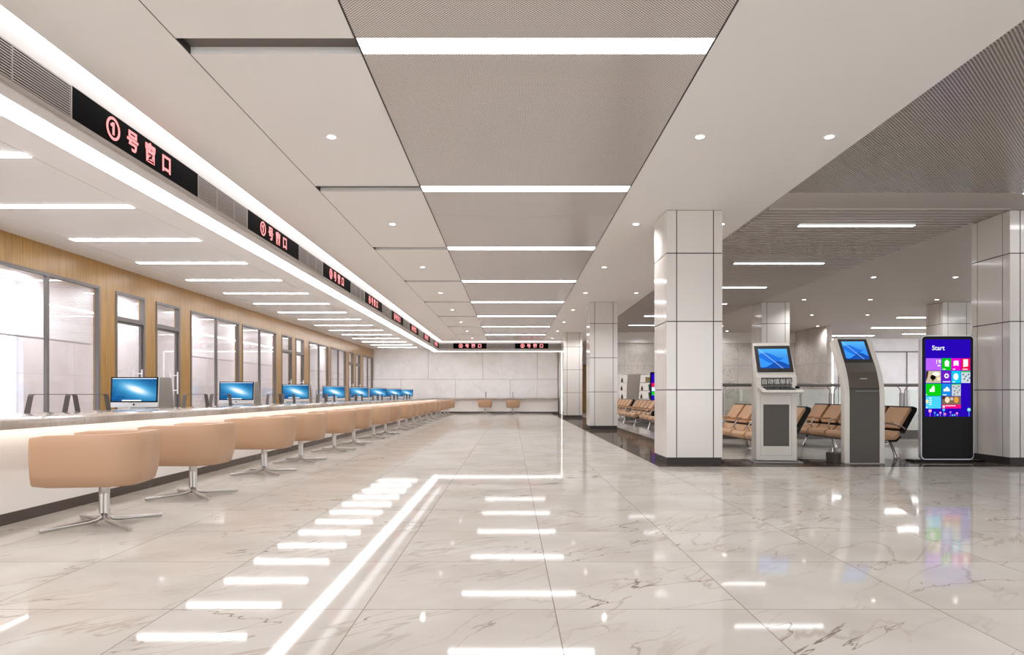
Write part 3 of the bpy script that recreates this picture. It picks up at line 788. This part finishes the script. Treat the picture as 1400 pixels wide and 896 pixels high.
# ------------------------------------------------------------------ railing
RY = 15.0
t = thing('glass_railing', 'steel and glass railing running behind the waiting benches', 'railing', (4.6, RY, 0))
MB().box(0, 14.5, -.08, .12, 0.002, .20).build('curb', M['plinth'], t)
MB().tube([(0, 0, 1.2), (14.5, 0, 1.2)], .036, 12).build('handrail', M['rail'], t, smooth=True)
for k in range(10):
    x = .04 if k == 0 else .95 + 1.57 * (k - 1)
    if x > 14.4: break
    m = MB(); m.box(x - .03, x + .03, -.02, .02, .20, 1.02); m.box(x + .06, x + .09, -.02, .02, .20, 1.02)
    m.tube([(x, 0, 1.0), (x - .02, 0, 1.1), (x - .08, 0, 1.17)], .014, 8); m.tube([(x + .075, 0, 1.0), (x + .09, 0, 1.1), (x + .15, 0, 1.17)], .014, 8)
    m.build('post', M['alu'], t)
    if x + 1.5 < 14.5: MB().box(x + .12, x + (.88 if k == 0 else 1.51), -.006, .006, .21, 1.1).build('glass_panel', M['rail_glass'], t)
MB().box(0.0, .08, .12, 12, 0.002, .20).build('side_curb', M['plinth'], t)

# ------------------------------------------------------------------ form-filling kiosk
t = thing('form_kiosk', 'ivory self-service kiosk with tilted screen, keyboard tray and nameplate', 'kiosk', (3.855, 9.78, 0.003), math.radians(-7))
KW = .285
prof = [(0, .03), (0, 1.24), (.03, 1.275), (.30, 1.745), (.33, 1.765), (.37, 1.75), (.37, 1.70), (.30, 1.25), (.30, .03)]
m = MB(); n = len(prof)
m.prism(prof, -KW, KW, 'X')
m.v = [((x * (1 - .09 * max(0, z - 1.2) / .56)), y, z) for x, y, z in m.v]
m.build('body', M['kiosk'], t, bevel=.006)
MB().box(-.33, .36, -.06, .36, 0, .018).build('base_plate', M['alu'], t, bevel=.004)
# the sloped head: local frame on the slope
sl = math.atan2(.27, .47)      # lean from vertical
def on_slope(mm, off=0.0):
    o0 = Vector((0, .03, 1.275)); up = Vector((0, math.sin(sl), math.cos(sl))); nrm = Vector((0, -math.cos(sl), math.sin(sl)))
    mm.v = [tuple(o0 + Vector((x, 0, 0)) + up * z + nrm * (-y + off)) for x, y, z in mm.v]; return mm
bz = on_slope(MB().box(-.255, .255, -.014, .0, .045, .505)).build('screen_bezel', M['kdark'], t, bevel=.006)
bz.data.materials.clear(); bz.data.materials.append(M['joint'])
# screen in a child whose own axes follow the slope
def slope_screen(name, w_, h_, mat, parent, z0, lean, origin, off, x0=0.0):
    o = MB().box(-w_ / 2, w_ / 2, -.002, 0, 0, h_).build(name, mat, parent)
    o.rotation_euler = (-lean, 0, 0)
    up = Vector((0, math.sin(lean), math.cos(lean))); nrm = Vector((0, -math.cos(lean), math.sin(lean)))
    o.location = Vector(origin) + up * z0 + nrm * off + Vector((x0, 0, 0)); return o
slope_screen('screen', .41, .34, M['waves'], bz, .105, sl, (0, .03, 1.275), .0145)
pl_ = box('nameplate', -.215, .215, -.008, 0, 1.115, 1.235, M['kdark'], t)
lettering('自动填单机', .085, M['letter'], pl_, (0, -.011, 1.172), .001)
m = MB(); m.prism([(0, 1.03), (-.25, 1.012), (-.272, 1.018), (-.272, 1.045), (-.26, 1.052), (0, 1.10)], -.26, .31, 'X'); tr_ = m.build('keyboard_tray', M['kiosk'], t, bevel=.005)
TS = math.atan2(.048, .26)
def tray(mm):
    mm.v = [(x, y, z + y * math.tan(TS)) for x, y, z in mm.v]; return mm
kb = tray(MB().box(-.20, .20, -.235, -.02, 1.1005, 1.112)).build('keyboard', M['black'], tr_, bevel=.003)
m = MB()
for r in range(5):
    for c_ in range(14):
        x = -.19 + c_ * .0272; y = -.235 + r * .038
        m.box(x, x + .023, y, y + .032, 1.112, 1.118)
tray(m).build('keys', M['bezel'], kb)
lp = box('lower_panel', -.185, .175, -.006, 0, .24, .845, M['kdark'], t)
m = MB()
for a, b, c_, d_ in ((-.225, .215, .10, .104), (-.225, .215, .98, .984)): m.box(a, b, -.0015, 0, c_, d_)
for x in (-.225, .211): m.box(x, x + .004, -.0015, 0, .104, .98)
m.build('door_seam', M['alu'], t)
o = MB().rings([[(-.03 + (.03 - .03 * abs(1 - 2 * 0)) * 0 + .030 * math.cos(a) * k, .045 * math.sin(a) * k, z) for a in [q * PI / 8 for q in range(16)]] for k, z in ((1.0, 0), (1.0, .012), (.8, .025), (.4, .032))]).build('computer_mouse', M['black'], smooth=True)
tag(o, 'small black mouse on the right end of the kiosk keyboard tray', 'mouse')
o.rotation_euler.x = TS
o.location = (3.855 + .275 * math.cos(math.radians(-7)) - .01, 9.78 - .13 - .035, .003 + 1.083)

# ------------------------------------------------------------------ curved touch kiosk
t = thing('touch_kiosk', 'slim curved taupe kiosk with ivory side rails and tilted blue screen', 'kiosk', (5.045, 9.6, 0.003))
fp = [(0, 0), (0, .95), (.012, 1.08), (.04, 1.20), (.085, 1.32), (.15, 1.45), (.365, 1.81)]
def backp(th): # offset profile
    out = []
    for i, p in enumerate(fp):
        a = Vector(fp[max(i - 1, 0)]); b = Vector(fp[min(i + 1, len(fp) - 1)]); d = (b - a).normalized()
        out.append((p[0] + d.y * th, p[1] - d.x * th))
    return out
def slab(x0, x1, th, off=0.0, z0=None, i0=0, i1=None, mat=None, name='', par=None, bevel=0):
    f = fp[i0:i1]; b = backp(th)[i0:i1]
    f2 = [(p[0] + off, p[1]) for p in f]
    return MB().prism(f2 + b[::-1], x0, x1, 'X').build(name, mat, par, bevel=bevel)
for a, b in ((-.285, -.215), (.215, .285)): slab(a, b, .12, mat=M['kiosk'], name='side_rail', par=t, bevel=.006)
slab(-.215, .215, .10, .012, i0=0, i1=3, mat=M['kdark'], name='lower_panel', par=t)
slab(-.215, .215, .10, .002, i0=2, i1=6, mat=M['kband'], name='middle_band', par=t)
hd = slab(-.215, .215, .10, .012, i0=5, i1=7, mat=M['kdark'], name='head_panel', par=t)
hd.data.materials.clear(); hd.data.materials.append(M['joint'])
ln = math.atan2(.215, .36)
slope_screen('screen', .335, .315, M['waves'], hd, .065, ln, (0, .15, 1.45), -.006)
box('printer_slot', -.05, .05, -.002, .02, 1.21, 1.222, M['alu'], t).location = (0, .04, 0)
m = MB(); m.box(-.212, .212, .004, .014, 1.072, 1.082); m.build('seam', M['joint'], t)
m = MB(); m.box(-.13, .19, .004, .014, 1.036, 1.041); m.build('handle_groove', M['alu'], t)
MB().box(-.285, .285, -.005, .30, 0, .012).build('base_plate', M['alu'], t)
MB().box(-.36, -.12, .14, .42, .0, .135).build('rear_base', M['kdark'], t)

# ------------------------------------------------------------------ totem display
t = thing('totem_display', 'tall black floor-standing totem screen showing a purple tile menu', 'totem display', (6.03, 9.9, 0.003))
TW, TH = .775, 1.86
def rrect(x0, x1, z0, z1, r, n=6):
    pts = []
    for cx_, cz, a0_ in ((x1 - r, z1 - r, 0), (x0 + r, z1 - r, PI / 2), (x0 + r, z0 + r, PI), (x1 - r, z0 + r, 3 * PI / 2)):
        for k in range(n + 1): a = a0_ + PI / 2 * k / n; pts.append((cx_ + r * math.cos(a), cz + r * math.sin(a)))
    return pts
MB().prism(rrect(0, TW, .03, TH, .06), 0, .07, 'Y').build('casing', M['silver'], t)
bz = MB().prism(rrect(.014, TW - .014, .044, TH - .014, .05), -.008, 0.0, 'Y').build('bezel', M['bezel'], t)
bz.data.materials.clear(); bz.data.materials.append(M['black'])
MB().box(-.14, TW + .13, -.05, .16, 0, .03).build('base_plate', M['black'], t, bevel=.004)
SX0, SX1, SZ0, SZ1 = .055, TW - .055, .665, 1.80
ECOL = {}
def em(c, s=1.0):
    k = (c, s)
    if k not in ECOL: ECOL[k] = E('screen_colour_%02x%02x%02x' % c, c, s)
    return ECOL[k]
scr = box('screen', SX0, SX1, -.011, -.008, SZ0, SZ1, em((38, 6, 172)), bz)
def px(x): return SX0 + (x - 165) / 242.0 * (SX1 - SX0)
def pz(y): return SZ1 - (y - 125) / 417.0 * (SZ1 - SZ0)
def tile(x0, y0, x1, y1, c, name='menu_tile', s=1.0, yy=-.0125):
    return box(name, px(x0), px(x1), yy, -.011, pz(y1), pz(y0), em(c, s), scr)
WHT = (250, 250, 250)
tiles = [(168, 227, 250, 292, (178, 92, 236)), (253, 227, 302, 292, (10, 186, 22)), (305, 227, 354, 292, (228, 10, 196)), (357, 227, 405, 292, (226, 20, 70)),
         (168, 295, 248, 360, (196, 178, 150)), (253, 295, 302, 360, (104, 28, 190)), (305, 295, 354, 360, (10, 190, 226)), (357, 295, 405, 360, (196, 206, 214)),
         (168, 364, 250, 430, (10, 196, 16)), (254, 364, 302, 430, (22, 132, 216)), (306, 364, 354, 430, (190, 196, 200)),
         (168, 432, 248, 498, (70, 200, 236)), (253, 432, 354, 498, (120, 96, 80))]
for x0, y0, x1, y1, c in tiles: tile(x0, y0, x1, y1, c)
def blob(pts, c, name='icon'):
    return MB().prism([(px(x), pz(y)) for x, y in pts], -.0137, -.0125, 'Y').build(name, em(c), scr)
def disc(cx_, cy_, r, c, name='icon', ry=None):
    return blob([(cx_ + r * math.cos(a), cy_ + (ry or r) * math.sin(a)) for a in [k * PI / 7 for k in range(14)]], c, name)
blob([(268, 245), (280, 235), (292, 246), (290, 272), (270, 270)], WHT)
blob([(316, 243), (326, 240), (342, 241), (342, 268), (328, 264), (316, 269)], WHT)
blob([(368, 233), (392, 233), (392, 270), (368, 274)], WHT)
disc(278, 322, 12, WHT, ry=13); disc(328, 326, 13, WHT, ry=18)
disc(278, 322, 6, (104, 28, 190)).location.y = -.001
blob([(188, 408), (188, 396), (198, 388), (206, 374), (214, 380), (214, 408)], WHT)
blob([(262, 405), (262, 394), (272, 390), (278, 380), (288, 386), (295, 396), (295, 405)], WHT)
disc(206, 330, 15, (20, 14, 10), ry=14); blob([(200, 340), (210, 340), (204, 356)], (20, 14, 10)); blob([(168, 296), (182, 296), (176, 330), (168, 350)], (60, 36, 14))
disc(222, 312, 20, (250, 244, 226), ry=12); disc(236, 338, 10, (236, 220, 186))
blob([(357, 296), (405, 296), (405, 303), (357, 303)], (20, 176, 70)); blob([(306, 364), (354, 364), (354, 370), (306, 370)], (20, 176, 90))
for (a, b) in ((364, 312), (378, 322), (392, 312), (370, 336), (388, 344), (398, 330)): blob([(a, b), (a + 8, b - 4), (a + 6, b + 8), (a - 3, b + 6)], (88, 108, 122))
for (a, b) in ((312, 378), (328, 384), (340, 376), (318, 400), (334, 408), (344, 396), (316, 418)): blob([(a, b), (a + 7, b - 3), (a + 5, b + 9), (a - 2, b + 5)], (110, 128, 120))
disc(282, 452, 13, (240, 214, 180), ry=16); disc(330, 452, 13, (214, 150, 60), ry=17); disc(262, 440, 9, (60, 44, 40)); disc(306, 446, 8, (200, 190, 190))
blob([(253, 477), (354, 477), (354, 498), (253, 498)], (226, 14, 120)); blob([(272, 482), (326, 482), (326, 485), (272, 485)], WHT).location.y = -.001
blob([(258, 483), (268, 483), (268, 493), (258, 493)], WHT).location.y = -.001
disc(174, 460, 7, (250, 220, 150), ry=11)
for y in (440, 452, 463, 474): blob([(186, y), (198, y), (198, y + 4), (186, y + 4)], WHT)
for x, y, w_ in ((258, 284, 14), (312, 284, 12), (364, 284, 26), (258, 352, 40), (312, 352, 12), (168, 422, 6), (258, 422, 20), (168, 490, 8)): blob([(x, y), (x + w_, y), (x + w_, y + 4), (x, y + 4)], WHT)
for x, y, r, c in ((190, 511, 9, (236, 150, 190)), (215, 521, 5, (70, 160, 250)), (230, 533, 5, (90, 200, 250)), (245, 521, 6, (226, 140, 214)), (263, 505, 7, (70, 190, 240)),
                   (270, 528, 6, (240, 120, 180)), (299, 518, 5, (170, 120, 240)), (310, 534, 4, (90, 210, 230)), (322, 533, 4, (120, 190, 240)), (334, 524, 6, (230, 130, 200)), (398, 505, 10, (90, 190, 240))):
    disc(x, y, r, c, 'balloon')
    blob([(x - .6, y + r), (x + .6, y + r), (x + 1, 540), (x - 1, 540)], c, 'balloon_string')
disc(190, 511, 4, (250, 210, 150), 'balloon').location.y = -.001; disc(398, 503, 5, (230, 230, 120), 'balloon').location.y = -.001
lettering('Start', .096, em(WHT), scr, (px(234), -.0125, pz(172)), .0004, ext=.001)
lettering('19', .085, em(WHT), scr, (px(233), -.0135, pz(247)), 0, ext=.001)
blob([(230, 264), (246, 264), (246, 269), (230, 269)], WHT)

# second totem deep in the bay, mostly hidden by the column
t2 = thing('totem_display', 'dark totem with blue screen just visible left of the large column, deep in the bay', 'totem display', (5.70, 27.6, .003))
MB().prism(rrect(0, .8, .03, 1.9, .06), 0, .07, 'Y').build('casing', M['black'], t2)
sc2 = box('screen', .05, .75, -.006, 0, .67, 1.83, em((38, 6, 172)), t2)
box('menu_tile', .06, .28, -.008, -.006, 1.30, 1.45, em((226, 20, 70)), sc2); box('menu_tile', .06, .28, -.008, -.006, 1.12, 1.28, em((220, 240, 250)), sc2); box('menu_tile', .06, .28, -.008, -.006, .95, 1.1, em((10, 196, 16)), sc2)
MB().box(-.1, .9, -.15, .2, 0, .03).build('base_plate', M['black'], t2)

# lit display shelf on the bay wall
t = thing('display_shelf', 'backlit white display shelf on the marble wall, seen between two columns', 'shelf', (4.52, 28.1, 0))
box('back_panel', 0, 1.5, .36, .39, .3, 1.83, M['shelf'], t)
m = MB()
for z in (.3, .78, 1.12, 1.46, 1.80): m.box(0, 1.5, 0, .37, z, z + .03)
m.box(-.03, 0, 0, .39, 0, 1.83); m.box(1.5, 1.53, 0, .39, 0, 1.83); m.box(0, 1.5, 0.02, .37, 0, .3)
m.build('shelf_boards', M['white_paint'], t)
m = MB(); m.prism([(.26, .0), (.82, .0), (.80, .9), (.84, 1.4), (.88, 1.83), (.34, 1.83), (.30, 1.4)], -.05, -.02, 'Y')
m.build('curved_panel', M['shelf_panel'], t)
g = 'small bottles and tins on the lit shelf'
spots_ = [(.14, 1.49, 'amber', 'upper left'), (.12, 1.15, 'amber', 'middle left'), (.14, .81, 'amber', 'lower left'), (.98, 1.15, 'amber', 'middle right'), (.95, .81, 'amber', 'lower right'),
          (1.25, 1.49, 'gold', 'upper right'), (1.36, 1.15, 'green', 'middle right'), (1.36, .81, 'green', 'lower right')]
for x, z, kd, wh in spots_:
    if kd == 'amber':
        o = MB().lathe([(.04, 0), (.045, .01), (.045, .11), (.018, .15), (.018, .19), (.02, .195)], 12).build('bottle', M['amber'], smooth=True); nm = 'dark amber bottle'; c_ = 'bottle'
    elif kd == 'green':
        o = MB().prism([(-.09, 0), (.09, 0), (.11, .26), (-.11, .26)], -.05, .05, 'Y').build('tin', M['green'], bevel=.006); nm = 'green tapered tin'; c_ = 'tin'
    else:
        o = MB().box(-.13, .13, -.05, .05, 0, .22).build('box', M['gold'], bevel=.006); nm = 'cream patterned box'; c_ = 'box'
    o.location = (4.52 + x, 28.3, z + .001); tag(o, '%s on the lit display shelf, %s' % (nm, wh), c_)
